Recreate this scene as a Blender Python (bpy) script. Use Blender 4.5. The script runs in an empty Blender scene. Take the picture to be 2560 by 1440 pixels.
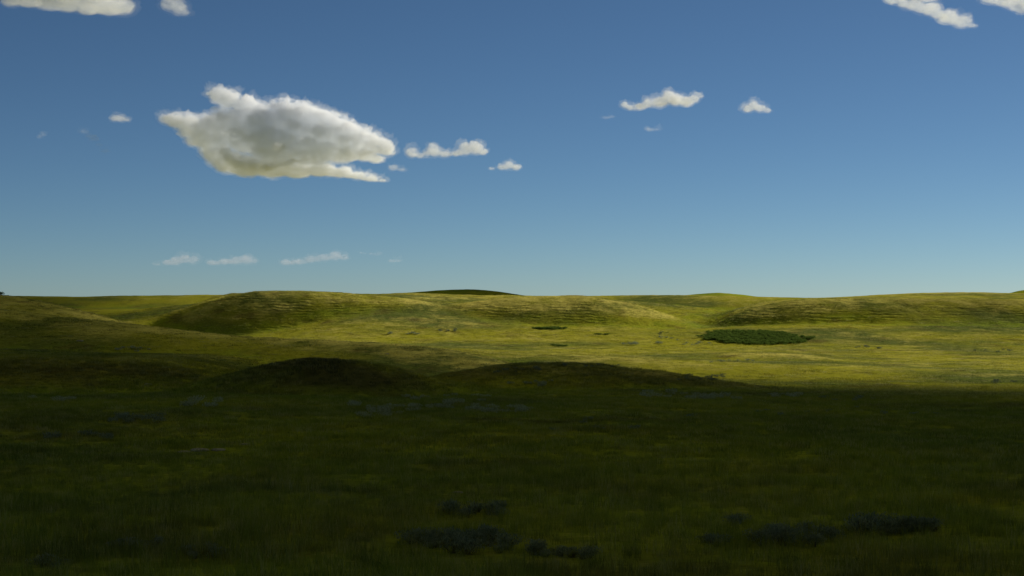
import bpy, bmesh, math, random
import numpy as np
from mathutils import Vector

S = bpy.context.scene
COL = S.collection
rng = np.random.default_rng(7)
random.seed(7)
R = math.radians

# ------------------------------------------------------------ camera, sky, sun, exposure
F = 50 / 36 * 2560            # focal length in pixels of a 2560-wide frame
EYE = 740                     # picture row of the true horizon
cam = bpy.data.objects.new('camera', bpy.data.cameras.new('camera'))
COL.objects.link(cam)
cam.location = (0, 0, 0)
cam.rotation_euler = (R(90) + math.atan((EYE - 720) / F), 0, 0)
cam.data.lens = 50
cam.data.sensor_width = 36
cam.data.clip_start = 0.5
cam.data.clip_end = 60000
S.camera = cam

SUN_EL, SUN_AZ = 22.0, 46.0   # azimuth measured from the view direction towards the right
w = bpy.data.worlds.new('World')
S.world = w
w.use_nodes = True
bg = w.node_tree.nodes['Background']
sky = w.node_tree.nodes.new('ShaderNodeTexSky')
sky.sky_type = 'NISHITA'
sky.sun_disc = False
sky.sun_elevation = R(SUN_EL)
sky.sun_rotation = R(SUN_AZ)
sky.altitude = 0
sky.air_density = 0.57
sky.dust_density = 0.04
sky.ozone_density = 4.8
tint = w.node_tree.nodes.new('ShaderNodeVectorMath')     # the photograph's slightly cooler, greener grading of the whole sky
tint.operation = 'MULTIPLY'
tint.inputs[1].default_value = (0.965, 1.045, 0.99)
w.node_tree.links.new(sky.outputs[0], tint.inputs[0])
w.node_tree.links.new(tint.outputs[0], bg.inputs[0])
bg.inputs[1].default_value = 0.05

SD = Vector((math.sin(R(SUN_AZ)) * math.cos(R(SUN_EL)), math.cos(R(SUN_AZ)) * math.cos(R(SUN_EL)), math.sin(R(SUN_EL))))
sl = bpy.data.lights.new('sun', 'SUN')
sl.energy = 5.0
sl.angle = R(0.55)
sl.color = (1.0, 0.93, 0.78)
so = bpy.data.objects.new('sun', sl)
so.rotation_euler = SD.to_track_quat('Z', 'Y').to_euler()
COL.objects.link(so)

S.view_settings.view_transform = 'Standard'
S.view_settings.look = 'None'
S.view_settings.gamma = 1
S.view_settings.use_curve_mapping = False
S.view_settings.exposure = 0.06
S.render.engine = 'CYCLES'
S.cycles.max_bounces = 40
S.cycles.diffuse_bounces = 3
S.cycles.glossy_bounces = 1
S.cycles.transmission_bounces = 4
S.cycles.volume_bounces = 32
S.cycles.transparent_max_bounces = 24
S.cycles.use_denoising = True
S.cycles.sample_clamp_indirect = 4
S.cycles.volume_step_rate = 1.0
S.cycles.volume_max_steps = 256


# ------------------------------------------------------------ numeric helpers
def _hash(ix, iy, iz, seed):
    h = (ix.astype(np.int64) * 374761393 + iy.astype(np.int64) * 668265263 + iz.astype(np.int64) * 2147483647 + seed * 974634777) & 0xFFFFFFFF
    h = ((h ^ (h >> 13)) * 1274126177) & 0xFFFFFFFF
    h = ((h ^ (h >> 16)) * 2246822519) & 0xFFFFFFFF
    return ((h ^ (h >> 15)) & 0xFFFFFF) / float(0xFFFFFF)


def noise(x, y, z=None, seed=0):
    """value noise in -1..1"""
    if z is None:
        z = np.zeros_like(x)
    ix, iy, iz = np.floor(x), np.floor(y), np.floor(z)
    fx, fy, fz = x - ix, y - iy, z - iz
    fx, fy, fz = (t * t * t * (t * (t * 6 - 15) + 10) for t in (fx, fy, fz))
    out = 0
    for dx in (0, 1):
        for dy in (0, 1):
            for dz in (0, 1):
                if dz == 1 and not np.any(fz):
                    continue
                wgt = (fx if dx else 1 - fx) * (fy if dy else 1 - fy) * (fz if dz else 1 - fz)
                out = out + wgt * _hash(ix + dx, iy + dy, iz + dz, seed)
    return out * 2 - 1


def fbm(x, y, z=None, oct=4, seed=0, gain=0.5):
    a, f, o, tot = 1.0, 1.0, 0, 0
    for k in range(oct):
        o = o + a * noise(x * f + 17.3 * k, y * f - 9.1 * k, None if z is None else z * f + 5.7 * k, seed + k)
        tot += a
        a *= gain
        f *= 2.03
    return o / tot


def pchip(xs, ys):
    xs, ys = np.array(xs, float), np.array(ys, float)
    h = np.diff(xs)
    d = np.diff(ys) / h
    m = np.zeros_like(xs)
    m[0], m[-1] = d[0], d[-1]
    for i in range(1, len(xs) - 1):
        if d[i - 1] * d[i] > 0:
            w1, w2 = 2 * h[i] + h[i - 1], h[i] + 2 * h[i - 1]
            m[i] = (w1 + w2) / (w1 / d[i - 1] + w2 / d[i])

    def f(x):
        x = np.asarray(x, float)
        i = np.clip(np.searchsorted(xs, x) - 1, 0, len(xs) - 2)
        t = np.clip((x - xs[i]) / h[i], 0, 1)
        y0, y1, m0, m1 = ys[i], ys[i + 1], m[i] * h[i], m[i + 1] * h[i]
        r = (2 * t**3 - 3 * t**2 + 1) * y0 + (t**3 - 2 * t**2 + t) * m0 + (-2 * t**3 + 3 * t**2) * y1 + (t**3 - t**2) * m1
        r = r + np.where(x < xs[0], (x - xs[0]) * m[0], 0) + np.where(x > xs[-1], (x - xs[-1]) * m[-1], 0)
        return r
    return f


def smax(a, b, k):
    h = np.clip(0.5 + 0.5 * (a - b) / k, 0, 1)
    return b + (a - b) * h + k * h * (1 - h)


def P(px, py, D):
    """world point that lies D metres ahead and shows at (px, py)"""
    return ((px - 1280) / F * D, D, (EYE - py) / F * D)


# ------------------------------------------------------------ the lie of the land
_base = pchip([-6000, -600, -40, -4, 6, 15, 35, 45, 70, 100, 140, 190, 240, 300, 390, 470, 540, 600, 690, 790, 1000, 1500, 6000, 20000],
              [-20, -6, -2.2, -1.8, -2.4, -4.4, -7.0, -7.7, -9.1, -10.2, -11.7, -13.7, -15.3, -16.4, -17.2, -16.9, -15.9, -14.0, -10.2, -7.0, -8.0, -14, -60, -200])


def ridge(pts, sf, sb, r, endl=0.1, endr=0.1):
    W = [P(*p) for p in pts]
    x0, x1 = W[0], W[-1]
    W = [(x0[0] - 200, x0[1], x0[2] - 200 * endl)] + W + [(x1[0] + 200, x1[1], x1[2] - 200 * endr)]
    xs = [p[0] for p in W]
    fy, fz = pchip(xs, [p[1] for p in W]), pchip(xs, [p[2] for p in W])

    def f(x, y):
        d = y - fy(x)
        s = np.where(d < 0, sf, sb)
        return fz(x) - (np.sqrt((s * d) ** 2 + r * r) - r)
    return f


def dome(px, py, D, sl_, sr_, sf, sb, r, sf2=None, wx=(0, 1)):
    """a knoll; sf2 is the front slope towards its right-hand side"""
    cx, cy, cz = P(px, py, D)
    sf2 = sf if sf2 is None else sf2

    def f(x, y):
        dx, dy = x - cx, y - cy
        a = np.where(dx < 0, sl_, sr_) * dx
        t = np.clip((dx - wx[0]) / (wx[1] - wx[0]), 0, 1)
        t = t * t * (3 - 2 * t)
        b = np.where(dy < 0, sf + (sf2 - sf) * t, sb) * dy
        return cz - (np.sqrt(a * a + b * b + r * r) - r)
    return f


LAND = [
    # far skyline
    (ridge([(-500, 742, 850), (0, 739, 850), (180, 741, 850), (400, 738, 850), (650, 736, 850), (900, 737, 850), (1200, 739.5, 840)], .21, .06, 6), 2),
    (ridge([(820, 736, 720), (980, 734, 710), (1150, 737.5, 700), (1280, 739.5, 700), (1380, 742, 700)], .13, .06, 4), 2),
    (ridge([(1450, 740, 800), (1560, 738, 800), (1700, 738, 790), (1880, 742, 780), (2060, 744.5, 780), (2300, 746, 780)], .22, .06, 6), 1.5),
    (ridge([(1950, 746, 930), (2080, 743.5, 930), (2280, 734, 930), (2420, 731, 930), (2500, 732.5, 930), (2620, 736, 930), (2900, 745, 930)], .08, .06, 3), 1),
    (ridge([(2120, 746, 760), (2300, 741, 760), (2420, 742.5, 760), (2500, 744, 760), (2620, 741, 760), (2900, 738, 760)], .12, .1, 2), .8),
    # hills behind the skyline
    (ridge([(930, 740, 1500), (990, 733.5, 1500), (1060, 728.5, 1500), (1110, 725, 1500), (1170, 723, 1500), (1225, 727, 1500), (1310, 738, 1500), (1380, 748, 1500)], .1, .1, 3, .3, .3), 1),
    (ridge([(1660, 744, 1500), (1715, 738, 1500), (1760, 734, 1500), (1800, 732, 1500), (1845, 735, 1500), (1890, 741, 1500), (1950, 749, 1500)], .1, .1, 3, .3, .3), 1),
    (ridge([(2480, 744, 1700), (2530, 733, 1700), (2560, 726, 1700), (2640, 720, 1700), (2800, 722, 1700)], .1, .1, 3, .3, .1), 1),
    # the knolls of the main row
    (dome(686, 726.0, 600, .44, .19, .63, .12, 14), 1.8),
    (dome(1010, 736.5, 670, .34, .19, .14, .06, 9), 3),
    (dome(1430, 739.0, 600, .19, .38, .50, .12, 12), 1.6),
    (dome(2030, 746.5, 602, .43, .03, .50, .12, 12), 1.6),
    (ridge([(2080, 754, 612), (2140, 749, 608), (2220, 748, 604), (2330, 749, 602), (2430, 752, 600), (2560, 757, 600), (2800, 768, 600)], .31, .10, 7, .35, .1), 2),
    (dome(2475, 751.5, 592, .28, .10, .52, .12, 11), 1.6),
    # a rib left of the big knoll, with the green bowl behind it
    (ridge([(200, 808, 575), (270, 806, 575), (340, 801, 582), (400, 789, 594), (450, 774, 606), (500, 755, 620), (545, 740, 634), (590, 733, 645)], .34, .22, 3, .1, .3), 1.5),
    # a low apron below the row
    (ridge([(1000, 842, 530), (1150, 832, 540), (1330, 817, 555), (1500, 813, 560), (1700, 822, 556), (1850, 816, 560), (2100, 811, 562), (2600, 815, 560)], .11, .05, 4, .05, .05), 1.5),
    # low ridges in the lit bottom
    (ridge([(1700, 900, 395), (1780, 893, 392), (1850, 888, 390), (1950, 886, 390), (2050, 891, 388), (2130, 902, 380), (2250, 914, 372)], .14, .05, 1.0, .1, .1), .5),
    (ridge([(800, 872, 345), (900, 877, 345), (1050, 881, 342), (1280, 887, 340), (1500, 894, 330), (1850, 913, 312), (2200, 925, 300), (2560, 937, 290), (2900, 945, 285)], .09, .04, 1.2, .02, .02), .6),
    # spurs coming down from the left
    (ridge([(-400, 728, 440), (0, 737, 435), (60, 746, 433), (120, 760, 430), (200, 780, 427), (300, 806, 425), (420, 838, 420)], .16, .16, 2.0, -.02, .2), 1),
    (ridge([(-400, 750, 345), (0, 775, 338), (80, 786, 336), (150, 795, 334), (300, 808, 330), (450, 825, 328), (600, 841, 326), (720, 848, 323), (850, 853, 318), (980, 860, 312), (1100, 873, 305), (1180, 886, 300), (1250, 903, 295), (1330, 925, 290)],
           .17, .14, 1.8, -.03, .3), 1),
    (ridge([(-400, 880, 212), (-100, 893, 212), (0, 896, 212), (150, 897, 210), (300, 903, 208), (400, 918, 205), (470, 940, 200)], .14, .05, 1.6, .0, .2), .8),
    # mound and ridge inside the shadow
    (dome(800, 897, 185, .33, .31, .38, .30, 2.6), .9),
    (ridge([(1040, 958, 226), (1080, 947, 228), (1150, 930, 230), (1280, 913, 232), (1400, 909.5, 232), (1480, 912, 232), (1550, 919, 232), (1700, 937, 230), (1800, 954, 228), (1900, 968, 225), (2100, 992, 215)], .16, .22, 1.6, .3, .1), .8),
    (ridge([(-300, 1085, 104), (0, 1072, 106), (300, 1068, 108), (600, 1075, 108), (900, 1085, 106), (1200, 1100, 100)], .08, .04, .8, .0, .05), .6),
]


def H0(x, y):
    z = _base(np.where(y > 0, y, -np.hypot(x, y) * 1.0) if False else y)
    z = z - 0.9 * np.clip((np.abs(x) - 0.6 * np.abs(y) - 150) / 200, 0, 30)
    for f, k in LAND:
        z = smax(z, f(x, y), k)
    return z


def H(x, y):
    x, y = np.asarray(x, float), np.asarray(y, float)
    z = H0(x, y)
    far = np.clip((y - 250) / 300, 0, 1)
    g = noise(x / 26 + 3, y / 34 + 1, seed=3)
    z = z + (0.10 + 0.38 * far) * (0.5 * g + 0.25 * noise(x / 11, y / 14, seed=4)) + 0.11 * noise(x / 2.7, y / 3.3, seed=5) * np.clip(y / 60, 0, 1)
    # shallow gullies running down the far slopes
    q = x + 0.35 * (y - 600) + 8 * noise(x / 40, y / 40, seed=8)
    slope_zone = np.clip((y - 520) / 50, 0, 1) * np.clip((760 - y) / 60, 0, 1)
    z = z - slope_zone * 0.35 * np.clip(noise(q / 9, y / 60, seed=9), 0, 1)
    return z


# ------------------------------------------------------------ mesh helpers
def new_mesh(name, v, faces, mats=(), smooth=False, uv=None):
    me = bpy.data.meshes.new(name)
    v = np.asarray(v, np.float32)
    faces = np.asarray(faces, np.int32)
    n = faces.shape[1]
    me.vertices.add(len(v))
    me.vertices.foreach_set('co', v.ravel())
    me.loops.add(faces.size)
    me.loops.foreach_set('vertex_index', faces.ravel())
    me.polygons.add(len(faces))
    me.polygons.foreach_set('loop_start', np.arange(len(faces), dtype=np.int32) * n)
    me.polygons.foreach_set('use_smooth', np.full(len(faces), smooth))
    me.update(calc_edges=True)
    for m in mats:
        me.materials.append(m)
    return me


def add(name, me, parent=None, **props):
    o = bpy.data.objects.new(name, me)
    COL.objects.link(o)
    if parent is not None:
        o.parent = parent
    for k, v in props.items():
        o[k] = v
    return o


# ------------------------------------------------------------ materials
def nodes(name):
    m = bpy.data.materials.new(name)
    m.use_nodes = True
    nt = m.node_tree
    nt.nodes.clear()
    return m, nt


class G:
    """small shorthand for node trees"""
    def __init__(s, nt):
        s.nt = nt

    def n(s, t, **kw):
        nd = s.nt.nodes.new(t)
        for k, v in kw.items():
            if k.startswith('i_'):
                key = k[2:]
                key = int(key) if key.isdigit() else key
                sock = nd.inputs[key]
                if hasattr(v, 'is_linked'):
                    s.nt.links.new(v, sock)
                else:
                    sock.default_value = v
            else:
                setattr(nd, k, v)
        return nd

    def link(s, a, b):
        s.nt.links.new(a, b)

    def math(s, op, a, b=0.0, c=None, clamp=False):
        nd = s.n('ShaderNodeMath', operation=op, i_0=a, i_1=b)
        nd.use_clamp = clamp
        if c is not None:
            if hasattr(c, 'is_linked'):
                s.link(c, nd.inputs[2])
            else:
                nd.inputs[2].default_value = c
        return nd.outputs[0]

    def mixc(s, f, a, b):
        nd = s.nt.nodes.new('ShaderNodeMix')
        nd.data_type = 'RGBA'
        for sock, v in ((nd.inputs[0], f), (nd.inputs[6], a), (nd.inputs[7], b)):
            if hasattr(v, 'is_linked'):
                s.link(v, sock)
            else:
                sock.default_value = v
        return nd.outputs[2]

    def noise(s, vec, scale, detail=3, rough=.55, sx=1, sy=1, sz=1, off=0):
        mp = s.n('ShaderNodeMapping', i_Vector=vec)
        mp.inputs['Scale'].default_value = (scale * sx, scale * sy, scale * sz)
        mp.inputs['Location'].default_value = (off, off * .7, off * 1.3)
        nn = s.n('ShaderNodeTexNoise', i_Vector=mp.outputs[0], i_Scale=1.0, i_Detail=detail, i_Roughness=rough)
        return nn.outputs[0]

    def ramp(s, v, lo, hi):
        nd = s.n('ShaderNodeMapRange', i_Value=v)
        nd.inputs[1].default_value = lo
        nd.inputs[2].default_value = hi
        nd.inputs[3].default_value = 0
        nd.inputs[4].default_value = 1
        nd.interpolation_type = 'SMOOTHSTEP'
        return nd.outputs[0]


def C4(r, g, b):
    return (r, g, b, 1)


# one group gives the sward's colour at a place, shared by the ground and the blades
GREEN = C4(.125, .155, .038)
OLIVE = C4(.345, .330, .030)
TAN = C4(.58, .505, .125)
LUSH = C4(.255, .330, .022)
BROWN = C4(.120, .085, .034)


def sward(g, pos, dry_shade, scrub_shade):
    n1 = g.noise(pos, 1 / 55, 3, .5)
    n2 = g.noise(pos, 1 / 9, 4, .6, off=31)
    n3 = g.noise(pos, 1 / 1.6, 4, .65, off=57)
    c = g.mixc(g.ramp(n1, .36, .60), GREEN, OLIVE)
    t = g.math('ADD', g.math('MULTIPLY', g.math('SUBTRACT', n2, .5), 2.4), g.math('MULTIPLY', g.math('SUBTRACT', n3, .5), 1.2))
    t = g.math('ADD', t, dry_shade)
    c = g.mixc(g.math('MULTIPLY', g.ramp(t, .15, 1.25), .95), c, TAN)
    c = g.mixc(g.math('MULTIPLY', g.ramp(t, .1, -.9), .6), c, LUSH)
    n4 = g.noise(pos, 1 / 14, 4, .6, off=91)
    c = g.mixc(g.math('MULTIPLY', g.ramp(n4, .55, .72), .6), c, BROWN)
    n6 = g.noise(pos, 1 / .8, 3, .7, off=133)
    c = g.mixc(g.math('MULTIPLY', g.ramp(n6, .50, .68), .36), c, C4(.07, .080, .014))
    c = g.mixc(g.math('MULTIPLY', g.ramp(n6, .46, .30), .35), c, C4(.55, .48, .14))
    c = g.mixc(scrub_shade, c, C4(.062, .056, .030))
    return c, n2, n3


def make_ground_mat():
    m, nt = nodes('prairie_turf')
    g = G(nt)
    geo = g.n('ShaderNodeNewGeometry')
    at = g.n('ShaderNodeAttribute', attribute_name='dry_shade')
    he = g.n('ShaderNodeAttribute', attribute_name='scrub_shade')
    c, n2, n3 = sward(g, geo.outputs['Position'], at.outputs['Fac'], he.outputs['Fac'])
    # gaps between the tussocks
    n5 = g.noise(geo.outputs['Position'], 1 / .55, 3, .6, off=11)
    c = g.mixc(g.math('MULTIPLY', g.ramp(n5, .52, .72), .45), c, C4(.05, .055, .012))
    th = g.n('ShaderNodeAttribute', attribute_name='thicket')
    c = g.mixc(th.outputs['Fac'], c, C4(.05, .09, .016))
    # narrow contour paths trodden along the steep faces
    sep = g.n('ShaderNodeSeparateXYZ', i_0=geo.outputs['Position'])
    wob = g.noise(geo.outputs['Position'], 1 / 22, 3, .5, off=7)
    wob2 = g.noise(geo.outputs['Position'], 1 / 5, 3, .6, off=77)
    ph = g.math('ADD', g.math('MULTIPLY', sep.outputs[2], 2 * math.pi / 1.2),
                g.math('ADD', g.math('MULTIPLY', wob, 16.0), g.math('MULTIPLY', wob2, 9.0)))
    wave = g.math('SINE', ph)
    stp = g.n('ShaderNodeAttribute', attribute_name='steep')
    hsum = g.math('ADD', g.math('MULTIPLY', g.math('MULTIPLY', wave, g.math('MULTIPLY', stp.outputs['Fac'], g.ramp(g.noise(geo.outputs['Position'], 1 / 9, 3, .6, sz=2.5, off=19), .40, .62))), .13),
                  g.math('ADD', g.math('MULTIPLY', n3, .07), g.math('MULTIPLY', n5, .03)))
    bump = g.n('ShaderNodeBump', i_Strength=1.0, i_Distance=1.0, i_Height=hsum)
    bs = g.n('ShaderNodeBsdfDiffuse', i_Color=c, i_Roughness=0.0, i_Normal=bump.outputs[0])
    out = g.n('ShaderNodeOutputMaterial')
    g.link(bs.outputs[0], out.inputs['Surface'])
    return m


def make_blade_mat():
    m, nt = nodes('grass_blades')
    g = G(nt)
    geo = g.n('ShaderNodeNewGeometry')
    at = g.n('ShaderNodeAttribute', attribute_name='dry_shade', attribute_type='INSTANCER')
    he = g.n('ShaderNodeAttribute', attribute_name='scrub_shade', attribute_type='INSTANCER')
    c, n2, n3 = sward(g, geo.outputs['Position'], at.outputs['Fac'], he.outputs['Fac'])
    rnd = g.n('ShaderNodeObjectInfo')
    c = g.mixc(g.ramp(rnd.outputs['Random'], .55, 1.3), c, C4(.42, .40, .17))
    c = g.mixc(g.ramp(rnd.outputs['Random'], .45, -.25), c, C4(.06, .085, .02))
    d = g.n('ShaderNodeBsdfDiffuse', i_Color=c)
    t = g.n('ShaderNodeBsdfTranslucent', i_Color=c)
    mx = g.n('ShaderNodeMixShader', i_0=.42, i_1=d.outputs[0], i_2=t.outputs[0])
    out = g.n('ShaderNodeOutputMaterial')
    g.link(mx.outputs[0], out.inputs['Surface'])
    return m


def leaf_mat(name, a, b, tr=.25):
    m, nt = nodes(name)
    g = G(nt)
    geo = g.n('ShaderNodeNewGeometry')
    nn = g.noise(geo.outputs['Position'], 5, 2, .6)
    c = g.mixc(g.ramp(nn, .35, .65), a, b)
    d = g.n('ShaderNodeBsdfDiffuse', i_Color=c)
    t = g.n('ShaderNodeBsdfTranslucent', i_Color=c)
    mx = g.n('ShaderNodeMixShader', i_0=tr, i_1=d.outputs[0], i_2=t.outputs[0])
    out = g.n('ShaderNodeOutputMaterial')
    g.link(mx.outputs[0], out.inputs['Surface'])
    return m


M_ground = make_ground_mat()
M_blade = make_blade_mat()
M_sage = leaf_mat('sage_leaves', C4(.12, .15, .10), C4(.25, .29, .20), .15)
M_pale = leaf_mat('pale_sage_leaves', C4(.22, .255, .16), C4(.42, .46, .31), .15)
M_twig = leaf_mat('sage_twigs', C4(.07, .055, .04), C4(.12, .10, .075), 0)
M_snow = leaf_mat('shrub_leaves', C4(.075, .125, .022), C4(.125, .185, .036), .35)
M_stone = leaf_mat('pale_stone', C4(.22, .20, .17), C4(.34, .32, .28), 0)


# ------------------------------------------------------------ clouds
def cloud_mat(name, density, col=(.978, .986, 1.0), rough=0.0, feature=200.0):
    m, nt = nodes(name)
    g = G(nt)
    vol = g.n('ShaderNodeVolumePrincipled')
    vol.inputs['Color'].default_value = (*col, 1)
    vol.inputs['Anisotropy'].default_value = .3
    geo = g.n('ShaderNodeNewGeometry')
    if rough > 0:
        nn = g.noise(geo.outputs['Position'], 1 / feature, 5, .62, sx=.6, sz=1.25)
        dens = g.math('MULTIPLY', g.ramp(nn, .5 - rough, .5 + rough * .35), density)
        g.link(dens, vol.inputs['Density'])
    else:
        vol.inputs['Density'].default_value = density
    t1, t2 = g.n('ShaderNodeBsdfTransparent'), g.n('ShaderNodeBsdfTransparent')
    mx = g.n('ShaderNodeMixShader', i_0=.5, i_1=t1.outputs[0], i_2=t2.outputs[0])
    out = g.n('ShaderNodeOutputMaterial')
    g.link(mx.outputs[0], out.inputs['Surface'])
    g.link(vol.outputs[0], out.inputs['Volume'])
    return m


def unit_ball(n):
    bm = bmesh.new()
    bmesh.ops.create_icosphere(bm, subdivisions=n, radius=1)
    r = np.array([v.co[:] for v in bm.verts]), np.array([[v.index for v in f.verts] for f in bm.faces])
    bm.free()
    return r


ICO = {n: unit_ball(n) for n in (2, 3)}


def cloud_mesh(name, blobs, D, voxel, amp, seed, flat=None, mats=(), grow=0.0):
    """blobs: (col, row, radius in columns, vertical squash, depth offset in columns)"""
    mpp = D / F
    rr = random.Random(seed)
    allb, mids = [], []
    for b in blobs:
        px, py, r_ = b[:3]
        sq = b[3] if len(b) > 3 else .8
        off = b[4] if len(b) > 4 else rr.uniform(-.3, .3) * r_
        if r_ < 30 and allb and abs(allb[-1][0] - px) < 2.2 * (allb[-1][2] + r_) and mids:
            q = mids[-1]
            allb.append(((q[0] + px) / 2, (q[1] + py) / 2 + .12 * r_, .5 * (q[2] + r_) * rr.uniform(.7, 1.0), sq * .8, (q[4] + off) / 2))
        mids.append((px, py, r_, sq, off))
        allb.append((px, py, r_, sq, off))
        if r_ > 9:
            for _ in range(8):
                a = rr.uniform(0, 6.28)
                e = rr.uniform(-.5, 1.2)
                q = r_ * .8
                allb.append((px + q * math.cos(a) * math.cos(e), py - q * sq * math.sin(e), r_ * rr.uniform(.2, .5), sq, off + q * math.sin(a) * math.cos(e)))
    vs, fs, base = [], [], 0
    for px, py, r_, sq, off in allb:
        r_ = max(r_ + grow, r_ * .4)
        c = np.array(P(px, py, D)) + (0, off * mpp, 0)
        sv, sf_ = ICO[3 if r_ > 14 else 2]
        vs.append(sv * (r_ * mpp, r_ * .62 * mpp, r_ * sq * mpp) + c)
        fs.append(sf_ + base)
        base += len(sv)
    me = new_mesh(name, np.concatenate(vs), np.concatenate(fs))
    o = bpy.data.objects.new(name, me)
    COL.objects.link(o)
    md = o.modifiers.new('r', 'REMESH')
    md.mode = 'VOXEL'
    md.voxel_size = voxel * mpp
    dg = bpy.context.evaluated_depsgraph_get()
    me2 = bpy.data.meshes.new_from_object(o.evaluated_get(dg))
    o.modifiers.clear()
    o.data = me2
    me2.name = name
    n = len(me2.vertices)
    co = np.empty(n * 3)
    me2.vertices.foreach_get('co', co)
    co = co.reshape(-1, 3)
    nr = np.empty(n * 3)
    me2.vertex_normals.foreach_get('vector', nr)
    nr = nr.reshape(-1, 3)
    u = co / mpp
    big = noise(u[:, 0] / 26, u[:, 1] / 26, u[:, 2] / 20, seed)
    m1 = 1 - np.abs(noise(u[:, 0] / 12, u[:, 1] / 12, u[:, 2] / 10, seed + 1)) * 2
    m2 = 1 - np.abs(noise(u[:, 0] / 5.5, u[:, 1] / 5.5, u[:, 2] / 5, seed + 2)) * 2
    m3 = 1 - np.abs(noise(u[:, 0] / 2.7, u[:, 1] / 2.7, u[:, 2] / 2.5, seed + 3)) * 2
    disp = amp * (1.0 * big + .85 * m1 + .5 * m2 + .28 * m3)
    low = np.clip(nr[:, 2] * 2 + 1.2, .25, 1)
    co = co + nr * (disp * low * mpp)[:, None]
    if flat is not None:
        zf = (EYE - flat) / F * D
        q = co[:, 2] - zf
        co[:, 2] = zf + np.where(q < 0, q * .25, q)
    me2.vertices.foreach_set('co', co.astype(np.float32).ravel())
    me2.polygons.foreach_set('use_smooth', np.ones(len(me2.polygons), bool))
    me2.materials.clear()
    for m in mats:
        me2.materials.append(m)
    me2.update()
    return o


def make_cloud(blobs, D, voxel, amp, seed, flat, dens, label):
    """dense body inside looser and looser ragged shells of vapour"""
    mpp = D / F
    small = max(b[2] for b in blobs) < 24
    if small:
        body, shells = (-2.0, 1.6), ((1.0, .45, 1.3, .14), (5.0, .20, 2.2, .18))
    else:
        body, shells = (-3.0, 1.5), ((3.5, .62, 1.3, .11), (8.5, .12, 2.2, .20))
    o = cloud_mesh('cloud', blobs, D, voxel, amp, seed, flat, [cloud_mat('cloud_body', dens * body[1])], body[0])
    o['label'] = label
    o['category'] = 'cloud'
    for i, (grow, q, a, rough) in enumerate(shells):
        w_ = cloud_mesh('wisps', blobs, D, voxel * (1.9 + .6 * i), amp * a, seed + 7 * i + 7, None if flat is None else flat + 2 + i,
                        [cloud_mat('cloud_wisps', dens * q * 1.5, rough=rough, feature=(11 if small else 13 + 6 * i) * mpp)], grow)
        w_.parent = o
    return o


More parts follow.
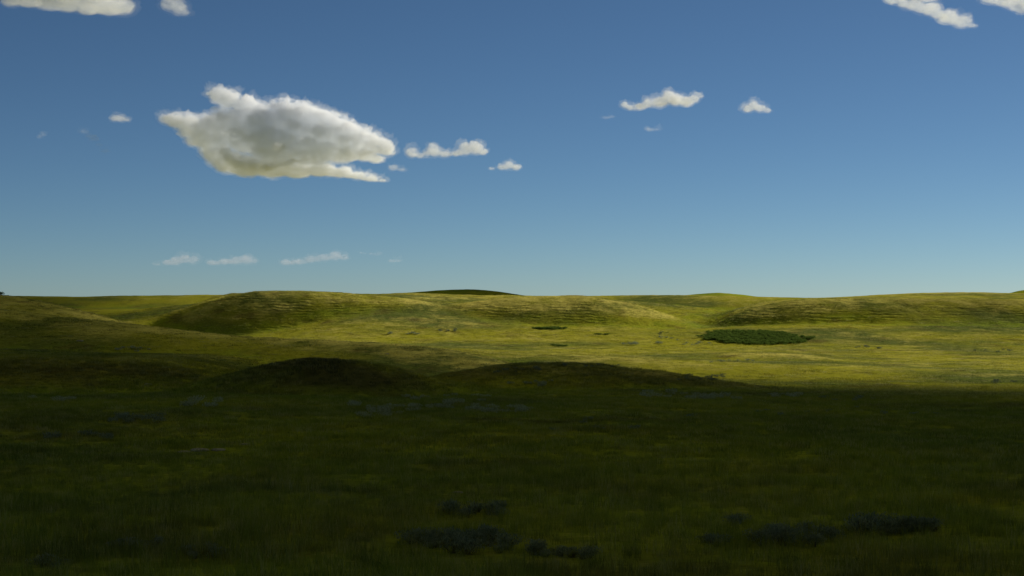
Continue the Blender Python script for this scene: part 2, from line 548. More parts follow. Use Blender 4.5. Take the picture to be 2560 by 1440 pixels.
def build_clouds():
    main = [(545, 240, 22, .8), (575, 250, 26, .9), (610, 268, 30, .9), (645, 275, 26, .8), (520, 236, 8, .5), (425, 300, 18, .7), (445, 305, 22, .8), (478, 316, 30, .9), (505, 330, 34, .95), (520, 320, 36, .8), (560, 320, 44, .9), (592, 296, 30, .9), (632, 300, 34, .9), (470, 330, 22, .7), (486, 352, 20, .7),
            (610, 330, 58, .9), (660, 335, 64, .9), (715, 290, 38, .9), (740, 320, 62, .9), (775, 300, 36, .9), (810, 320, 44, .9), (830, 335, 46, .9), (865, 335, 36, .9), (900, 350, 34, .9), (930, 362, 30, .9), (955, 368, 24, .8), (968, 378, 16, .8),
            (520, 350, 34, .8), (540, 380, 36, .8), (570, 405, 38, .7), (620, 415, 46, .6), (680, 418, 48, .55), (740, 425, 44, .45), (800, 425, 38, .4), (850, 432, 26, .4), (895, 440, 20, .35), (930, 448, 18, .3), (955, 453, 10, .3),
            (700, 370, 70, .7), (780, 380, 60, .6), (850, 380, 46, .6), (900, 385, 34, .45), (940, 400, 18, .35)]
    lip = [(572, 388, 12, .9, -48), (588, 404, 13, .8, -52), (612, 417, 14, .7, -56), (645, 424, 14, .6, -58), (680, 424, 14, .55, -58), (715, 418, 13, .5, -54), (745, 408, 10, .5, -50),
           (612, 338, 11, 1, -50), (634, 352, 12, 1, -54), (600, 366, 9, 1, -48), (650, 376, 10, .8, -52), (690, 268, 13, 1, -22), (720, 262, 12, 1, -18), (762, 276, 12, 1, -20), (800, 290, 13, 1, -24), (838, 306, 13, 1, -24), (876, 324, 12, 1, -22), (912, 338, 12, 1, -18), (862, 352, 16, .9, -34), (800, 336, 18, .9, -42), (740, 318, 17, .9, -44), (560, 300, 15, .9, -30), (520, 308, 13, .9, -24)]
    make_cloud(main + lip, 7500, 1.9, 5.2, 3, 452, .017, 'big white cumulus cloud with grey underside above the left hills')
    small = [
        (4620, [(1562, 262, 9, .9), (1575, 270, 10, .5), (1600, 268, 14, .5), (1622, 258, 14, .8), (1650, 255, 20, .7), (1672, 243, 18, .9), (1690, 248, 20, .8), (1715, 255, 20, .6), (1738, 246, 12, .9), (1752, 240, 6, .8)], 276, .020,
         'bright small cloud with a domed top at upper right'),
        (4740, [(1868, 272, 14, .7), (1884, 264, 14, .9), (1900, 270, 15, .7), (1918, 276, 10, .6)], 288, .014, 'round puff of cloud right of the domed cloud'),
        (6310, [(1030, 382, 14, .9), (1050, 388, 12, .6), (1085, 377, 17, .9), (1110, 385, 14, .6), (1140, 385, 14, .4), (1165, 372, 18, .9), (1188, 370, 20, .8), (1206, 380, 13, .6)], 399, .012, 'pair of joined puffs just right of the big cloud'),
        (6840, [(1255, 419, 12, .5), (1272, 413, 12, .8), (1290, 419, 13, .5), (1230, 422, 8, .3)], 428, .012, 'small low cloud tapering left, below the joined puffs'),
        (7000, [(285, 296, 11, .7), (302, 297, 13, .6), (318, 300, 8, .5)], 305, .009, 'faint puff left of the big cloud'),
        (28000, [(418, 657, 12, .6), (440, 654, 15, .7), (462, 647, 14, .8), (482, 650, 12, .9), (392, 661, 9, .3)], 664, .0013, 'low cloud near the horizon, leftmost of three'),
        (28000, [(530, 658, 14, .4), (560, 655, 15, .5), (590, 652, 15, .6), (618, 650, 16, .7), (636, 652, 9, .7)], 664, .0012, 'low cloud near the horizon, middle of three'),
        (28000, [(715, 657, 16, .4), (745, 655, 16, .4), (775, 650, 16, .5), (810, 645, 16, .5), (838, 641, 17, .6), (860, 645, 12, .5)], 664, .0010, 'long low cloud near the horizon, rightmost of three'),
        (3070, [(30, 0, 30, .5), (70, 0, 36, .5), (120, 6, 36, .5), (170, 10, 38, .5), (220, 12, 40, .6), (270, 14, 40, .6), (310, 16, 26, .8), (160, -30, 60, .6), (240, -30, 60, .6), (60, -30, 60, .4)], 44, .013, 'white cloud cut by the top edge at upper left'),
        (3070, [(425, 10, 22, .8), (445, 20, 20, .8), (462, 32, 10, .6), (432, -14, 26, .8)], 42, .010, 'small ragged puff at the top edge right of the corner cloud'),
        (3180, [(2240, 0, 26, .4), (2290, 12, 26, .5), (2330, 22, 26, .6), (2370, 42, 28, .6), (2405, 55, 24, .6), (2430, 64, 12, .4), (2320, -10, 30, .5)], 72, .012, 'wispy diagonal cloud at the upper right'),
        (3180, [(2480, 0, 26, .4), (2530, 5, 28, .5), (2556, 20, 20, .7), (2590, 10, 36, .7)], 40, .012, 'cloud cut by the top right corner'),
    ]
    small += [
        (7000, [(96, 342, 6, .6), (106, 338, 5, .6)], None, .004, 'faintest wisp of cloud near the left edge'),
        (7000, [(212, 330, 12, .5), (234, 345, 14, .6), (262, 378, 10, .5)], None, .0018, 'faint ragged haze of cloud left of the big cloud'),
        (5200, [(1512, 294, 9, .4), (1530, 292, 8, .4)], None, .003, 'faint wisp below and left of the domed cloud'),
        (5600, [(1622, 324, 9, .5), (1640, 323, 9, .5)], None, .004, 'faint wisp below the domed cloud'),
        (6500, [(985, 420, 14, .5), (1004, 424, 10, .5)], None, .005, 'faint wisp under the right end of the big cloud'),
        (28000, [(905, 633, 8, .2), (925, 635, 8, .2), (945, 637, 7, .2)], None, .0009, 'thin streak of cloud above the row near the horizon'),
        (28000, [(978, 653, 8, .3), (995, 652, 9, .4)], None, .0009, 'tiny cloud right of the row near the horizon'),
    ]
    for i, (D, bl, fl, dn, lab) in enumerate(small):
        make_cloud(bl, D, 1.6, 2.8, 20 + i, fl, dn, lab)
    # the cloud off to the right that shades the distant hill
    make_cloud([(2700, -100, 75, .5, -60), (2760, -110, 70, .5, 40), (2660, -96, 50, .5, 60), (2720, -100, 60, .5, 100), (2790, -100, 50, .5, -60)], 2530, 5, 6, 60, None, .03, 'cloud outside the frame beyond the upper right')


build_clouds()


def build_shade_bank():
    """unseen cloud bank shadowing the foreground, stretched far back to cut sky fill"""
    hz = 2000.0
    k = hz / math.tan(R(SUN_EL))
    off = np.array([math.sin(R(SUN_AZ)), math.cos(R(SUN_AZ))]) * k
    # where the shadow's rim runs over the land
    rim_pts = np.array([(2200, -4200), (1000, -1500), (520, -420), (300, 0), (180, 150), (84, 238), (40, 278), (8, 302), (-20, 324), (-45, 331), (-62, 337), (-91, 348),
                        (-98, 405), (-108, 460), (-134, 518), (-170, 645), (-240, 885), (-420, 1080), (-900, 1050), (-1700, 700), (-3000, 200)], float)
    rim_pts = rim_pts - (off / hz)[None, :] * H(rim_pts[:, 0], np.maximum(rim_pts[:, 1], 60))[:, None]
    sl_ = np.concatenate([[0], np.cumsum(np.hypot(*np.diff(rim_pts, axis=0).T))])
    ex, ey = pchip(sl_, rim_pts[:, 0]), pchip(sl_, rim_pts[:, 1])
    nrm = np.array([-.6, -.8])
    m, nt = nodes('shade_cloud_bank')
    g = G(nt)
    df = g.n('ShaderNodeBsdfDiffuse', i_Color=C4(.9, .9, .92))
    tr = g.n('ShaderNodeBsdfTranslucent', i_Color=C4(.9, .9, .92))
    mx = g.n('ShaderNodeMixShader', i_0=.16, i_1=df.outputs[0], i_2=tr.outputs[0])
    veil = g.n('ShaderNodeAttribute', attribute_name='veil')
    tp = g.n('ShaderNodeBsdfTransparent')
    mx = g.n('ShaderNodeMixShader', i_0=veil.outputs['Fac'], i_1=mx.outputs[0], i_2=tp.outputs[0])
    out = g.n('ShaderNodeOutputMaterial')
    g.link(mx.outputs[0], out.inputs['Surface'])
    us = np.concatenate([np.linspace(0, 700, 20)[:-1], np.linspace(700, 2200, 110)[:-1], np.linspace(2200, sl_[-1], 50)])
    vs = np.concatenate([np.linspace(0, 600, 30)[:-1], np.geomspace(600, 18000, 80)])
    U, V = np.meshgrid(us, vs, indexing='ij')
    edge = 7 * noise(U / 130, 0 * U, seed=50) + 4 * noise(U / 40, 0 * U, seed=51)
    Vv = V + edge * np.exp(-V / 300)
    rim = np.minimum.reduce([V, U, sl_[-1] - U, 18000 - V])
    thick = 1 - np.exp(-np.clip(rim, 0, None) / 260)
    X = ex(U) + off[0] + nrm[0] * Vv
    Y = ey(U) + off[1] + nrm[1] * Vv
    top = hz + thick * (430 + 160 * fbm(X / 520, Y / 520, oct=4, seed=60))
    bot = hz - thick * (12 + np.clip((V - 500) / 900, 0, 1) * 90 * (1 + fbm(X / 380, Y / 380, oct=4, seed=61)))
    nu, nv = U.shape
    Vt = np.concatenate([np.stack([X, Y, top], -1).reshape(-1, 3), np.stack([X, Y, bot], -1).reshape(-1, 3)])
    idx = np.arange(nu * nv).reshape(nu, nv)
    q = np.stack([idx[:-1, :-1], idx[1:, :-1], idx[1:, 1:], idx[:-1, 1:]], -1).reshape(-1, 4)
    f = np.concatenate([q, q[:, ::-1] + nu * nv])
    me = new_mesh('shade_cloud_bank', Vt, f, [m], True)
    # the thin margin of the bank lets some sun through, more so towards its left end
    left = np.clip((U - sl_[7]) / (sl_[12] - sl_[7]), 0, 1)
    thin = (.20 + .11 * left) * np.exp(-V / (50 + 70 * left))
    va = me.attributes.new('veil', 'FLOAT', 'POINT')
    va.data.foreach_set('value', np.concatenate([thin.ravel(), thin.ravel()]).astype(np.float32))
    o = add('shade_cloud_bank', me)
    o['kind'] = 'structure'


build_shade_bank()


# ------------------------------------------------------------ places of patches (picture row/column -> ground)
def ground_at(px, py, dmin=20.0, dmax=760.0):
    D = np.concatenate([np.arange(dmin, 150, .25), np.arange(150, dmax, .6)])
    x = (px - 1280) / F * D
    z = H(x, D)
    row = EYE - z / D * F
    hit = np.where(row <= py)[0]
    i = hit[0] if len(hit) else len(D) - 1
    return float(x[i]), float(D[i]), float(z[i])


THICKETS = [  # px0, px1, py centre row, half height rows
    ((1745, 2035), 842, 22, .95),
    ((1318, 1425), 820, 5, .7),
    ((1372, 1428), 863, 4, .6),
    ((1480, 1530), 835, 3, .5),
]


# ------------------------------------------------------------ terrain
def build_terrain():
    a_front = np.arange(-24, 24.01, .075)
    a_side = np.concatenate([np.arange(24.5, 60, 1.0), np.arange(62, 180, 4.0)])
    ang = np.concatenate([-a_side[::-1], a_front, a_side])
    rad = [1.5]
    while rad[-1] < 22000:
        r_ = rad[-1]
        k = .007 if r_ < 500 else (.003 if r_ < 700 else (.008 if r_ < 1000 else (.02 if r_ < 1900 else .12)))
        if r_ < 28:
            k = .08
        rad.append(r_ * (1 + k))
    rad = np.array(rad)
    A, Rr = np.meshgrid(np.radians(ang), rad, indexing='xy')
    # rows of equal depth ahead of the viewer, circles behind
    X, Y = Rr * np.sin(A), Rr * np.cos(A)
    Z = H(X, Y)
    nr, nc = X.shape
    V = np.stack([X, Y, Z], -1).reshape(-1, 3)
    # convexity (dry crests, damp hollows) and steepness
    e = 14.0
    conv = H0(X, Y) - .25 * (H0(X + e, Y) + H0(X - e, Y) + H0(X, Y + e) + H0(X, Y - e))
    gx, gy = (H0(X + 2, Y) - H0(X - 2, Y)) / 4, (H0(X, Y + 2) - H0(X, Y - 2)) / 4
    dry_shade = dryness_shade(X, Y, conv)
    steep = np.clip((np.hypot(gx, gy) - .14) / .14, 0, 1) * np.clip((Y - 300) / 200, 0, 1)
    th = thicket_mask(X, Y)
    idx = np.arange(nr * nc).reshape(nr, nc)
    fa = np.stack([idx[:-1, :-1], idx[:-1, 1:], idx[1:, 1:], idx[1:, :-1]], -1)
    # close the circle behind the viewer
    wrap = np.stack([idx[:-1, -1], idx[:-1, 0], idx[1:, 0], idx[1:, -1]], -1)
    k = int(np.searchsorted(rad, 545))
    for name, lo, hi in (('ground', 0, k), ('hills', k, nr - 1)):
        f = np.concatenate([fa[lo:hi].reshape(-1, 4), wrap[lo:hi]])
        v0, v1 = lo * nc, (hi + 1) * nc
        f = f - v0
        v = V[v0:v1]
        if lo == 0:
            ctr = len(v)
            v = np.concatenate([v, [[0, 0, float(H(np.array([0.]), np.array([0.]))[0])]]])
            # innermost ring is filled by thin quads to the centre
            ring = idx[0]
            q = [(int(ring[i]), int(ring[(i + 1) % nc])) for i in range(nc)]
            cap = np.array([(ctr, b, a, a) for a, b in q])
        me = new_mesh(name, v, f[:, ::-1], [M_ground], True)
        n = len(v)
        for an, arr in (('dry_shade', dry_shade), ('steep', steep), ('thicket', th), ('scrub_shade', scrub_shade(X, Y))):
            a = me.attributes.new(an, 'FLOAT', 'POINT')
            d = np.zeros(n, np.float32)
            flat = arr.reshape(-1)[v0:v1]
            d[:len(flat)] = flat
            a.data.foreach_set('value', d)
        add(name, me, kind='structure')


def scrub_shade(X, Y):
    """brown scrub tone, with shade painted on dark slopes and near turf"""
    m = .12 * np.clip((190 - Y) / 90, 0, 1) * (1 + .6 * noise(X / 14, Y / 20, seed=33))  # near turf darkened by colour to deepen its shade
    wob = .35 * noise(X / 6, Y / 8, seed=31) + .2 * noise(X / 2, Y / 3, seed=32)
    for px, D, rx, ry, a in ((815, 178, 14, 14, .8), (250, 198, 24, 14, .6), (1480, 224, 26, 8, .45), (2450, 585, 34, 22, .35), (690, 572, 34, 20, .15)):  # brown scrub patches; those on dark slopes also paint in their shade
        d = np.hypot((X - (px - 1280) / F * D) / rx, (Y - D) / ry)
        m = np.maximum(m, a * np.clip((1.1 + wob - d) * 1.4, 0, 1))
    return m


def dryness_shade(X, Y, conv):
    d = np.clip(conv / .55, -1, 1) * .55
    d = d + .35 * np.clip((Y - 260) / 60, 0, 1) * np.clip((560 - Y) / 60, 0, 1)     # dry valley bottom
    d = d - .55 * np.clip((230 - Y) / 80, 0, 1)                                        # greener near turf; the cloud shade is partly put into its colour
    d = d + .18 * np.clip((Y - 540) / 60, 0, 1) * np.clip((X + 75) / 40, 0, 1) + .5 * np.exp(-((X + 15) / 35) ** 2) * np.clip((Y - 500) / 60, 0, 1)  # drier hills, plus a strip tinted brighter in place of stronger sunlight
    d = d + .45 * np.clip((Y - 860) / 60, 0, 1) * np.clip((X - 150) / 60, 0, 1) * np.clip((1200 - Y) / 100, 0, 1)
    d = d - 1.2 * np.clip((Y - 1250) / 100, 0, 1) * np.clip((2100 - Y) / 200, 0, 1)  # cloud shade on the distant hills, put into the turf as greener colour
    d = d + .7 * np.clip((np.hypot(X, Y) - 2200) / 600, 0, 1)
    return d


_th = []


def thicket_mask(X, Y):
    if not _th:
        for (p0, p1), pc, hh, h in THICKETS:
            rows = []
            for u in np.linspace(-.97, .97, 9):
                px = (p0 + p1) / 2 + u * (p1 - p0) / 2
                q = hh * math.sqrt(1 - u * u)
                a = ground_at(px, pc + q)
                b = ground_at(px, pc - q + h * F / a[1])
                back = max(b[1], a[1] + 1.5)       # the shrubs' tops hide some ground behind them
                rows.append(((a[0] + b[0]) / 2, (a[1] + back) / 2, (back - a[1]) / 2))
            rows = np.array(rows)
            _th.append((rows, h))
    m = 0 * X
    wob = .13 * noise(X / 5, Y / 9, seed=21) + .12 * noise(X / 1.7, Y / 3, seed=22)
    for rows, h in _th:
        xs = rows[:, 0]
        cx, rx = (xs[0] + xs[-1]) / 2, (xs[-1] - xs[0]) / 2 / .97
        u = np.clip(1 - ((X - cx) / rx) ** 2, 0.0, 1)
        cy = np.interp(X, xs, rows[:, 1])
        ry = np.interp(X, xs, rows[:, 2] / np.sqrt(1 - np.linspace(-.97, .97, 9) ** 2))
        d = np.hypot((X - cx) / rx, (Y - cy) / ry)
        m = np.maximum(m, np.clip((1 + wob - d) * 3.5, 0, 1))
    return m


build_terrain()


# ------------------------------------------------------------ grass
def tuft_mesh(name, n, rad, h0, h1, wd, lean, seed):
    r_ = np.random.default_rng(seed)
    v, f = [], []
    for i in range(n):
        a, q = r_.uniform(0, 2 * math.pi), rad * math.sqrt(r_.uniform())
        x, y = q * math.cos(a), q * math.sin(a)
        h = r_.uniform(h0, h1)
        th = r_.uniform(0, math.pi)
        dx, dy = math.cos(th) * wd / 2, math.sin(th) * wd / 2
        la = r_.uniform(0, 2 * math.pi)
        lx, ly = math.cos(la) * lean * h * r_.uniform(.2, 1) + .10 * h, math.sin(la) * lean * h * r_.uniform(.2, 1)
        k = len(v)
        v += [(x - dx, y - dy, -.08), (x + dx, y + dy, -.08), (x + lx * .35 + dx * .8, y + ly * .35 + dy * .8, h * .6), (x + lx * .35 - dx * .8, y + ly * .35 - dy * .8, h * .6),
              (x + lx + dx * .12, y + ly + dy * .12, h), (x + lx - dx * .12, y + ly - dy * .12, h)]
        f += [(k, k + 1, k + 2, k + 3), (k + 3, k + 2, k + 4, k + 5)]
    return new_mesh(name, v, f, [M_blade])


def scatter(name, label, tufts, X, Y, scale, cat='grass'):
    n = len(X)
    Z = H(X, Y)
    e = 14.0
    conv = H0(X, Y) - .25 * (H0(X + e, Y) + H0(X - e, Y) + H0(X, Y + e) + H0(X, Y - e))
    me = bpy.data.meshes.new(name)
    me.vertices.add(n)
    me.vertices.foreach_set('co', np.stack([X, Y, Z], -1).astype(np.float32).ravel())
    for an, arr in (('dry_shade', dryness_shade(X, Y, conv)), ('scrub_shade', scrub_shade(X, Y)), ('size', scale), ('spin', rng.uniform(0, 6.283, n))):
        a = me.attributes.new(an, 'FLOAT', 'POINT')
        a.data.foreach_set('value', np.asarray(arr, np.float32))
    o = add(name, me, kind='stuff', label=label, category=cat)
    ng = bpy.data.node_groups.new(name, 'GeometryNodeTree')
    ng.interface.new_socket('Geometry', in_out='INPUT', socket_type='NodeSocketGeometry')
    ng.interface.new_socket('Geometry', in_out='OUTPUT', socket_type='NodeSocketGeometry')
    g = G(ng)
    gi, go = g.n('NodeGroupInput'), g.n('NodeGroupOutput')
    join = g.n('GeometryNodeJoinGeometry')
    for tm in tufts:
        to = bpy.data.objects.new(tm.name, tm)
        oi = g.n('GeometryNodeObjectInfo')
        oi.inputs[0].default_value = to
        oi.inputs[1].default_value = True
        g.link(oi.outputs['Geometry'], join.inputs[0])
    iop = g.n('GeometryNodeInstanceOnPoints')
    iop.inputs['Pick Instance'].default_value = True
    na = {}
    for an in ('size', 'spin'):
        q = g.n('GeometryNodeInputNamedAttribute')
        q.data_type = 'FLOAT'
        q.inputs[0].default_value = an
        na[an] = q.outputs[0]
    cx = g.n('ShaderNodeCombineXYZ')
    g.link(na['spin'], cx.inputs[2])
    g.link(gi.outputs[0], iop.inputs['Points'])
    g.link(join.outputs[0], iop.inputs['Instance'])
    g.link(cx.outputs[0], iop.inputs['Rotation'])
    g.link(na['size'], iop.inputs['Scale'])
    g.link(iop.outputs[0], go.inputs[0])
    md = o.modifiers.new('scatter', 'NODES')
    md.node_group = ng
    return o


def field_points(d0, d1, per_m2, margin=1.12):
    half = .36 * margin
    area = half * (d1 * d1 - d0 * d0)
    n = int(area * per_m2)
    D = np.sqrt(rng.uniform(d0 * d0, d1 * d1, n))
    return rng.uniform(-half, half, n) * D, D


def build_grass():
    near = [tuft_mesh('grass_tuft', 34, .34, .10, .34, .011, .5, s) for s in (1, 2, 3)] + [tuft_mesh('tall_grass_tuft', 12, .22, .28, .60, .010, .35, 4)]
    X, Y = field_points(24, 80, 4.2)
    scatter('grass', 'dark green blades of grass nearest the viewer, in shadow', near, X, Y, rng.uniform(.7, 1.3, len(X)) * (1 + .3 * noise(X / 4, Y / 4, seed=40)))
    mid = [tuft_mesh('grass_tuft', 40, .6, .10, .32, .024, .5, s) for s in (11, 12, 13)]
    X, Y = field_points(80, 240, 2.0)
    scatter('grass', 'shaded green turf between the sagebrush and the dark mound', mid, X, Y, rng.uniform(.6, 1.25, len(X)) * (1 + .35 * noise(X / 6, Y / 6, seed=41)))
    far = [tuft_mesh('grass_tuft', 44, 1.3, .05, .20, .07, .6, s) for s in (21, 22, 23)]
    X, Y = field_points(240, 700, .30)
    keep = thicket_mask(X, Y) < .3
    X, Y = X[keep], Y[keep]
    scatter('grass', 'sunlit yellow green grass of the valley floor and hills', far, X, Y, rng.uniform(.5, 1.25, len(X)) * (1 + .35 * noise(X / 9, Y / 9, seed=42)))


build_grass()


# ------------------------------------------------------------ sagebrush, thickets, stones
def bush_mesh(name, w_, h_, n, leaf, mats, seed, twigs=14):
    r_ = np.random.default_rng(seed)
    v, f, mi = [], [], []
    lobes = [(r_.uniform(-.5, .5) * w_, r_.uniform(-.5, .5) * w_ * .8, h_ * r_.uniform(.35, .72), r_.uniform(.20, .34) * w_) for _ in range(8)]
    for i in range(n):
        lx, ly, lz, lr = lobes[r_.integers(len(lobes))]
        d = r_.normal(size=3)
        d /= np.linalg.norm(d)
        q = lr * r_.uniform(.55, 1.08)
        p = np.array([lx + d[0] * q, ly + d[1] * q, max(lz + d[2] * q * .8, .03)])
        up = np.array([d[0] * .5 + r_.normal() * .25, d[1] * .5 + r_.normal() * .25, .9])
        up /= np.linalg.norm(up)
        sd = np.cross(up, r_.normal(size=3))
        sd /= np.linalg.norm(sd) + 1e-9
        L, W = leaf * r_.uniform(.8, 1.9), leaf * r_.uniform(.25, .5)
        k = len(v)
        v += [tuple(p - sd * W * .4), tuple(p + sd * W * .4), tuple(p + up * L * .7 + sd * W), tuple(p + up * L - sd * W * .3)]
        f.append((k, k + 1, k + 2, k + 3))
        mi.append(0)
    for i in range(twigs):
        lx, ly, lz, lr = lobes[i % len(lobes)]
        b = np.array([r_.uniform(-.1, .1) * w_, r_.uniform(-.1, .1) * w_, -.1])
        t = np.array([lx, ly, lz + lr * .3]) + r_.normal(size=3) * lr * .3
        for sd in (np.array([.012, 0, 0]), np.array([0, .012, 0])):
            k = len(v)
            v += [tuple(b - sd), tuple(b + sd), tuple(t + sd * .4), tuple(t - sd * .4)]
            f.append((k, k + 1, k + 2, k + 3))
            mi.append(1)
    me = new_mesh(name, v, f, mats)
    me.polygons.foreach_set('material_index', np.array(mi, np.int32))
    return me


ORD = ('first', 'second', 'third', 'fourth', 'fifth', 'sixth', 'seventh', 'eighth', 'ninth', 'tenth', 'eleventh', 'twelfth', 'thirteenth', 'fourteenth', 'fifteenth', 'sixteenth', 'seventeenth', 'eighteenth', 'nineteenth', 'twentieth') + tuple('twenty ' + q for q in ('first', 'second', 'third', 'fourth', 'fifth', 'sixth'))

# near clumps: centre col, row, half width, half height, number, bush width in m, where
NEAR = [
    (1150, 1366, 128, 16, 15, .85, 'the long dark clump at the bottom centre'),
    (1400, 1388, 84, 9, 8, .7, 'the low clump right of the bottom centre'),
    (1190, 1282, 74, 10, 8, .75, 'the small clump above the bottom centre clump'),
    (1985, 1348, 88, 14, 12, .85, 'the dark mounded clump at the lower right'),
    (2232, 1326, 108, 9, 13, .9, 'the pale wide clump at the far lower right'),
    (1775, 1356, 30, 8, 3, .6, 'the trio left of the lower right clump'),
    (1842, 1306, 26, 4, 2, .7, 'the pair up and left of the lower right clump'),
    (142, 1412, 30, 6, 3, .6, 'the trio in the bottom left corner'),
    (335, 1368, 55, 7, 5, .6, 'the sparse row at the lower left'),
    (505, 1385, 45, 8, 4, .6, 'the loose group beside the lower left row'),
]
# clumps farther off, whose bushes the picture no longer tells apart
MID = [
    (965, 1030, 62, 12, 20, .85, 'small sagebrush in the clump in front of the dark mound'),
    (1120, 1010, 80, 16, 26, .85, 'small sagebrush scattered right of the dark mound'),
    (1262, 1028, 60, 6, 18, .85, 'pale sagebrush in the flat clump below the shaded ridge'),
    (1325, 962, 40, 6, 8, .8, 'small sagebrush on the face of the shaded ridge'),
    (1290, 928, 46, 5, 10, .85, 'dark sagebrush just under the crest of the shaded ridge'),
    (1690, 989, 70, 5, 14, .9, 'pale sagebrush in the thin row below the shaded ridge'),
    (1795, 998, 60, 4, 14, .9, 'pale sagebrush at the right end of the thin row'),
    (1755, 946, 52, 5, 14, .9, 'dark sagebrush along the shadow edge at the ridge end'),
    (1490, 916, 60, 2, 8, .7, 'tiny bush standing on the crest of the shaded ridge'),
    (1975, 988, 40, 5, 9, .8, 'small sagebrush just inside the shadow at right'),
    (2120, 1000, 50, 4, 6, .8, 'low sagebrush farther right inside the shadow'),
    (512, 1010, 32, 8, 10, .8, 'small sagebrush left of the dark mound'),
    (345, 1050, 62, 8, 14, .8, 'low sagebrush in the shade at left'),
    (190, 1096, 60, 5, 8, .7, 'low sagebrush in the dark turf at far left'),
    (132, 1000, 40, 6, 7, .8, 'small sagebrush below the left spur'),
    (335, 876, 30, 3, 7, .9, 'small sagebrush on the shaded left spur'),
    (1012, 837, 34, 3, 7, 1.3, 'pale sagebrush at the foot of the big sunlit hill'),
    (1115, 827, 24, 3, 6, 1.3, 'dark bush on the sunlit slope right of the big hill'),
    (1605, 860, 42, 3, 10, 1.2, 'pale grey sagebrush in the sunlit valley left of the thicket'),
    (1668, 848, 22, 3, 5, 1.1, 'pale sagebrush beside the left end of the thicket'),
    (1660, 836, 9, 2, 3, 1.2, 'dark bush above the pale sagebrush near the thicket'),
    (1745, 861, 30, 3, 6, 1.1, 'pale sagebrush along the lower edge of the thicket'),
    (2170, 869, 32, 3, 7, 1.1, 'grey sagebrush in the sunlit valley right of the thicket'),
    (2480, 878, 40, 3, 5, 1.1, 'dark bush in the sunlit valley at far right'),
    (1830, 905, 50, 3, 7, .9, 'small bush along the foot of the low sunlit ridge'),
    (2500, 956, 40, 3, 4, .9, 'dark bush in the pale grass at far right'),
    (2140, 1030, 200, 8, 9, .7, 'lone sagebrush in the shaded turf at right'),
    (1560, 1060, 200, 14, 8, .6, 'lone sagebrush in the shaded turf at centre'),
]


def build_bushes():
    fol = [bush_mesh('foliage', 1.0, .62, 620, .060, [M_sage, M_twig], s) for s in (1, 2, 3, 4)]
    tw = [bush_mesh('branches', 1.0, .55, 1, .05, [M_twig, M_twig], s, 26) for s in (1, 2)]
    mid = [bush_mesh('sagebrush', 1.0, .60, 170, .11, [M_sage, M_twig], s, 6) for s in (5, 6, 7)]
    pale = [bush_mesh('sagebrush', 1.1, .60, 190, .12, [M_pale, M_twig], s, 5) for s in (8, 9)]
    for cx, cy, hw, hh, n, wd, where in NEAR:
        pts = sorted((cx + hw * (2 * (i + .5 + random.uniform(-.35, .35)) / n - 1), cy + random.uniform(-hh, hh)) for i in range(n))
        for i, (px, py) in enumerate(pts):
            x, y, z = ground_at(px, py + 6)
            s = wd * random.uniform(.55, 1.1)
            e = bpy.data.objects.new('sagebrush', None)
            COL.objects.link(e)
            e.location = (x, y, z)
            e.rotation_euler.z = random.uniform(0, 6.28)
            e.scale = (s, s, s * random.uniform(.8, 1.1))
            e['label'] = f'sagebrush, {ORD[i]} from left in {where}'
            e['category'] = 'shrub'
            e['group'] = 'sagebrush in ' + where
            add('foliage', random.choice(fol), e)
            add('branches', random.choice(tw), e)
    for cx, cy, hw, hh, n, wd, label in MID:
        pts = sorted((cx + hw * random.uniform(-1.3, 1.3), cy + hh * 1.25 * random.uniform(-1, 1)) for i in range(n))
        for i, (px, py) in enumerate(pts):
            x, y, z = ground_at(px, py)
            o = add('sagebrush', random.choice(pale if label.startswith(('pale', 'small')) else mid), label=f'{label}, {ORD[i]} from left', category='shrub', group=label)
            s = wd * random.uniform(.65, 1.25)
            o.location = (x, y, z - .03)
            o.rotation_euler.z = random.uniform(0, 6.28)
            o.scale = (s, s, s * random.uniform(.75, 1.05))


build_bushes()


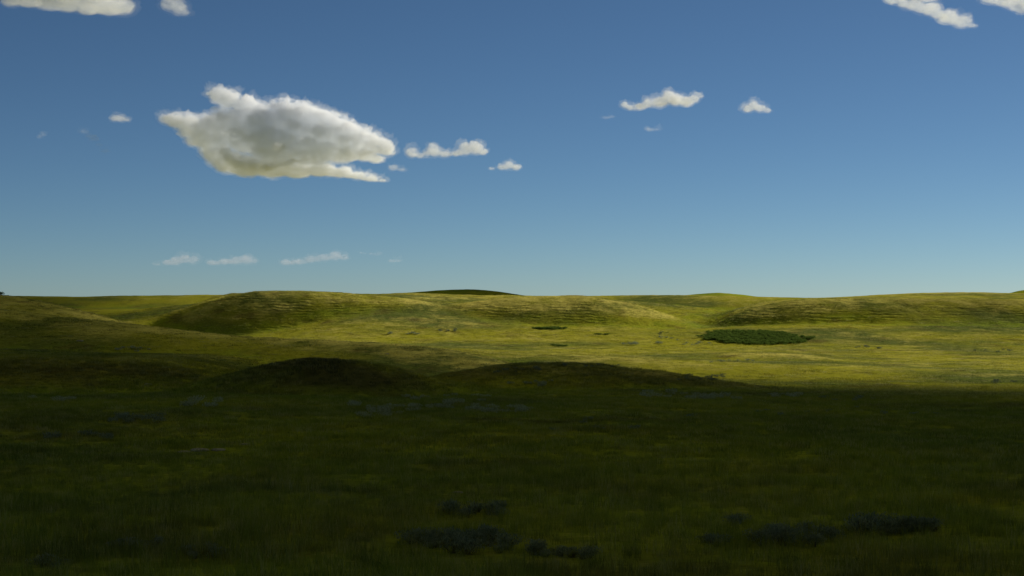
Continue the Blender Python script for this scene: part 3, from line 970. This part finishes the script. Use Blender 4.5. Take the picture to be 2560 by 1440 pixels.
def build_thickets():
    labels = ['big dark green oval thicket at the foot of the right hills', 'small dark green strip of shrubs under the middle hill',
              'tiny dark green shrub strip low in the sunlit valley, below the small strip', 'smallest green shrub patch right of the strip under the middle hill']
    base = bush_mesh('shrub', 1.0, .9, 110, .16, [M_snow, M_twig], 31, 4)
    bv = np.empty(len(base.vertices) * 3, np.float32)
    base.vertices.foreach_get('co', bv)
    bv = bv.reshape(-1, 3)
    nf = len(base.polygons)
    bf = np.arange(nf * 4).reshape(nf, 4)
    bmi = np.empty(nf, np.int32)
    base.polygons.foreach_get('material_index', bmi)
    for (rows, h), lab in zip(_th, labels):
        cx, cy = rows[4, 0], rows[4, 1]
        rx, ry = (rows[-1, 0] - rows[0, 0]) / 1.9, rows[:, 2].max() + np.ptp(rows[:, 1]) / 2
        n = int(min(1500, rx * ry * math.pi * 1.1))
        X = cx + rng.uniform(-1.2, 1.2, n * 2) * rx
        Y = cy + rng.uniform(-1.2, 1.2, n * 2) * ry
        k = thicket_mask(X, Y) > rng.uniform(.2, .9, n * 2)
        X, Y = X[k], Y[k]
        Z = H(X, Y)
        vs, fs = [], []
        for i in range(len(X)):
            a = random.uniform(0, 6.28)
            s = random.uniform(.8, 1.3) * h
            c, q = math.cos(a), math.sin(a)
            sc = random.uniform(1.1, 1.9)
            vs.append(np.stack([(bv[:, 0] * c - bv[:, 1] * q) * sc + X[i], (bv[:, 0] * q + bv[:, 1] * c) * sc + Y[i], bv[:, 2] * s + Z[i]], -1))
            fs.append(bf + i * len(bv))
        me = new_mesh('thicket', np.concatenate(vs), np.concatenate(fs), [M_snow, M_twig])
        me.polygons.foreach_set('material_index', np.tile(bmi, len(X)))
        add('thicket', me, label=lab, category='thicket', kind='stuff')


build_thickets()


def stone_mesh(seed):
    r_ = random.Random(seed)
    bm = bmesh.new()
    bmesh.ops.create_icosphere(bm, subdivisions=2, radius=.5)
    for v in bm.verts:
        v.co *= 1 + .22 * (r_.random() - .5)
        v.co.z *= .55
    me = bpy.data.meshes.new('stone')
    bm.to_mesh(me)
    bm.free()
    me.materials.append(M_stone)
    return me


STONES = [(200, 853, .9, 'pale stone high on the shaded left spur'), (370, 962, .7, 'pale stone in the shade left of the dark mound'),
          (968, 886, .6, 'small pale stone behind the right flank of the dark mound'), (462, 1132, .6, 'pale flat stone at the left end of the stone patch in shade'),
          (500, 1128, .8, 'largest pale flat stone in the stone patch in shade'), (545, 1127, .6, 'pale flat stone at the right end of the stone patch in shade'),
          (612, 1113, .5, 'small reddish pale stone up and right of the stone patch'), (1145, 1232, .35, 'low pale stone in the turf above the bottom centre clump')]


def build_stones():
    for i, (px, py, s, lab) in enumerate(STONES):
        x, y, z = ground_at(px, py)
        o = add('stone', stone_mesh(i), label=lab, category='stone')
        o.location = (x, y, z + .06 * s)
        o.scale = (s * 1.6, s, s * .7)
        o.rotation_euler.z = random.uniform(-.4, .4)
    # the dark bush on the skyline at the left edge
    x, y, z = P(4, 737, 433)
    z = float(H(np.array([x]), np.array([y]))[0])
    o = add('bush', bush_mesh('bush', 1.0, .75, 500, .09, [M_snow, M_twig], 77), label='dark rounded bush on the skyline at the left edge', category='bush')
    o.location = (x, y, z - .1)
    o.scale = (1.9, 1.9, 1.6)


build_stones()
